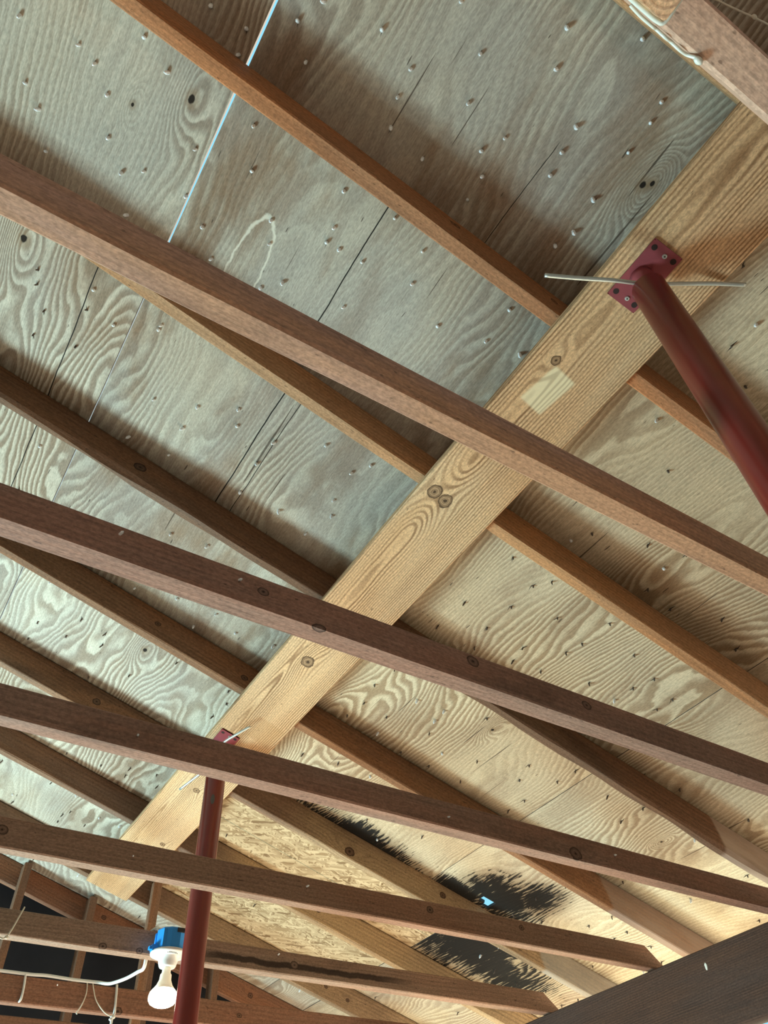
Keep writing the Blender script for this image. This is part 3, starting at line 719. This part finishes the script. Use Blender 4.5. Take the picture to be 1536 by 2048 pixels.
def cord(name, pts, r, label, cat, group=None, mat=None, knot=None):
    bm = bmesh.new(); add_tube(bm, smooth_path(zf(pts)), r, 8)
    if knot:
        for kx, ky, kz, kr in knot: bmesh.ops.create_icosphere(bm, subdivisions=2, radius=kr, matrix=Matrix.Translation((kx, ky, kz + FL)) @ Matrix.Diagonal((1.2, 0.8, 0.9, 1)))
    o = obj(name, bm, mat or cord_m, smooth=True); tag(o, label, cat, group); return o


cord('cable_tie', [(0.6473, 3.6330, 1.0569), (0.6534, 3.6310, 1.0114), (0.6544, 3.6310, 0.9659), (0.6473, 3.6411, 0.9588)], 0.0045, 'white tie across the reddish joist, left of the hanging strings', 'tie', 'ties on the reddish joist', cable_m)
cord('cable_tie', [(1.0195, 3.6330, 1.0580), (1.0256, 3.6310, 1.0013), (1.0296, 3.6310, 0.9558), (1.0236, 3.6290, 0.9356), (1.0256, 3.6310, 0.8901)], 0.0050, 'white tie with a knotted lower end, nearest the lit bulb', 'tie', 'ties on the reddish joist', cable_m, knot=((1.0256, 3.6290, 0.9406, 0.009), (1.0195, 3.6290, 0.9315, 0.007)))
cord('string', [(0.8951, 3.6330, 1.0569), (0.9002, 3.6290, 1.0114), (0.8901, 3.6280, 0.9659), (0.8779, 3.6290, 0.9426), (0.8820, 3.6280, 0.9376)], 0.0022, 'loose string hanging with a hooked tip on the reddish joist', 'string')
cord('string', [(0.9174, 3.6330, 1.0569), (0.9255, 3.6290, 1.0317), (0.9457, 3.6280, 0.9912), (0.9861, 3.6280, 0.9548), (1.0215, 3.6290, 0.9406)], 0.0022, 'string sagging sideways to the knotted white tie', 'string')
cord('string', [(0.462, 2.928, 1.045), (0.458, 2.926, 1.03), (0.432, 2.925, 0.948), (0.400, 2.924, 0.945), (0.34, 2.925, 0.950), (0.25, 2.926, 0.952)], 0.0026, 'pale string wrapped round the lamp joist at the left edge', 'string', knot=((0.432, 2.925, 0.946, 0.006),))
# top right corner: upright stub with a cord round its foot, glue bead, stretched string
stub_m = wood('stub_pine', (0.66, 0.47, 0.33), (0.36, 0.20, 0.13), 150, cy=-0.02, cz=0.03, tilt=(0, 0), amount=0.7, seed=14, stain_amt=0.15)
o = obj('wood_stub', board_bm(0.046, 0.066, 0.056, ch=.002, step=.02), stub_m)
o.matrix_world = Matrix(((0, 1, 0, 0.366), (0, 0, 1, -0.100), (1, 0, 0, FL + 0.906), (0, 0, 0, 1)))
tag(o, 'pale wood stub with its ringed end grain facing down at the top edge', 'wood stub')
clear = plain('clear_cord', (0.70, 0.74, 0.68), 0.25, 0, 0.6)
cord('cord_loop', [(0.296, -0.0415, 0.932), (0.318, -0.0405, 0.922), (0.340, -0.0402, 0.918), (0.362, -0.0405, 0.915), (0.3695, -0.0450, 0.915), (0.3700, -0.065, 0.918), (0.3700, -0.102, 0.926)], 0.0028, 'pale cord loop round the ringed wood stub at the top edge', 'cord', None, clear)
gl = [(0.345, -0.0375, 0.962), (0.362, -0.036, 0.960), (0.378, -0.036, 0.957), (0.386, -0.0365, 0.963), (0.398, -0.036, 0.956), (0.408, -0.0365, 0.961), (0.420, -0.036, 0.956), (0.432, -0.037, 0.958), (0.440, -0.040, 0.951), (0.446, -0.0385, 0.951)]
cord('glue_bead', gl, 0.0021, 'wavy translucent dribble of glue along the pinkish joist edge', 'glue bead', None, clear, knot=((0.444, -0.0395, 0.950, 0.0052),))
cord('string', [(0.30, -0.066, 0.985), (0.43, -0.0925, 0.98), (0.462, -0.0995, 0.98), (0.50, -0.108, 0.98), (0.70, -0.15, 0.98), (1.10, -0.23, 0.98)], 0.0011, 'thin pale string stretched across the dark top right corner', 'string', knot=((0.478, -0.104, 0.978, 0.003),))
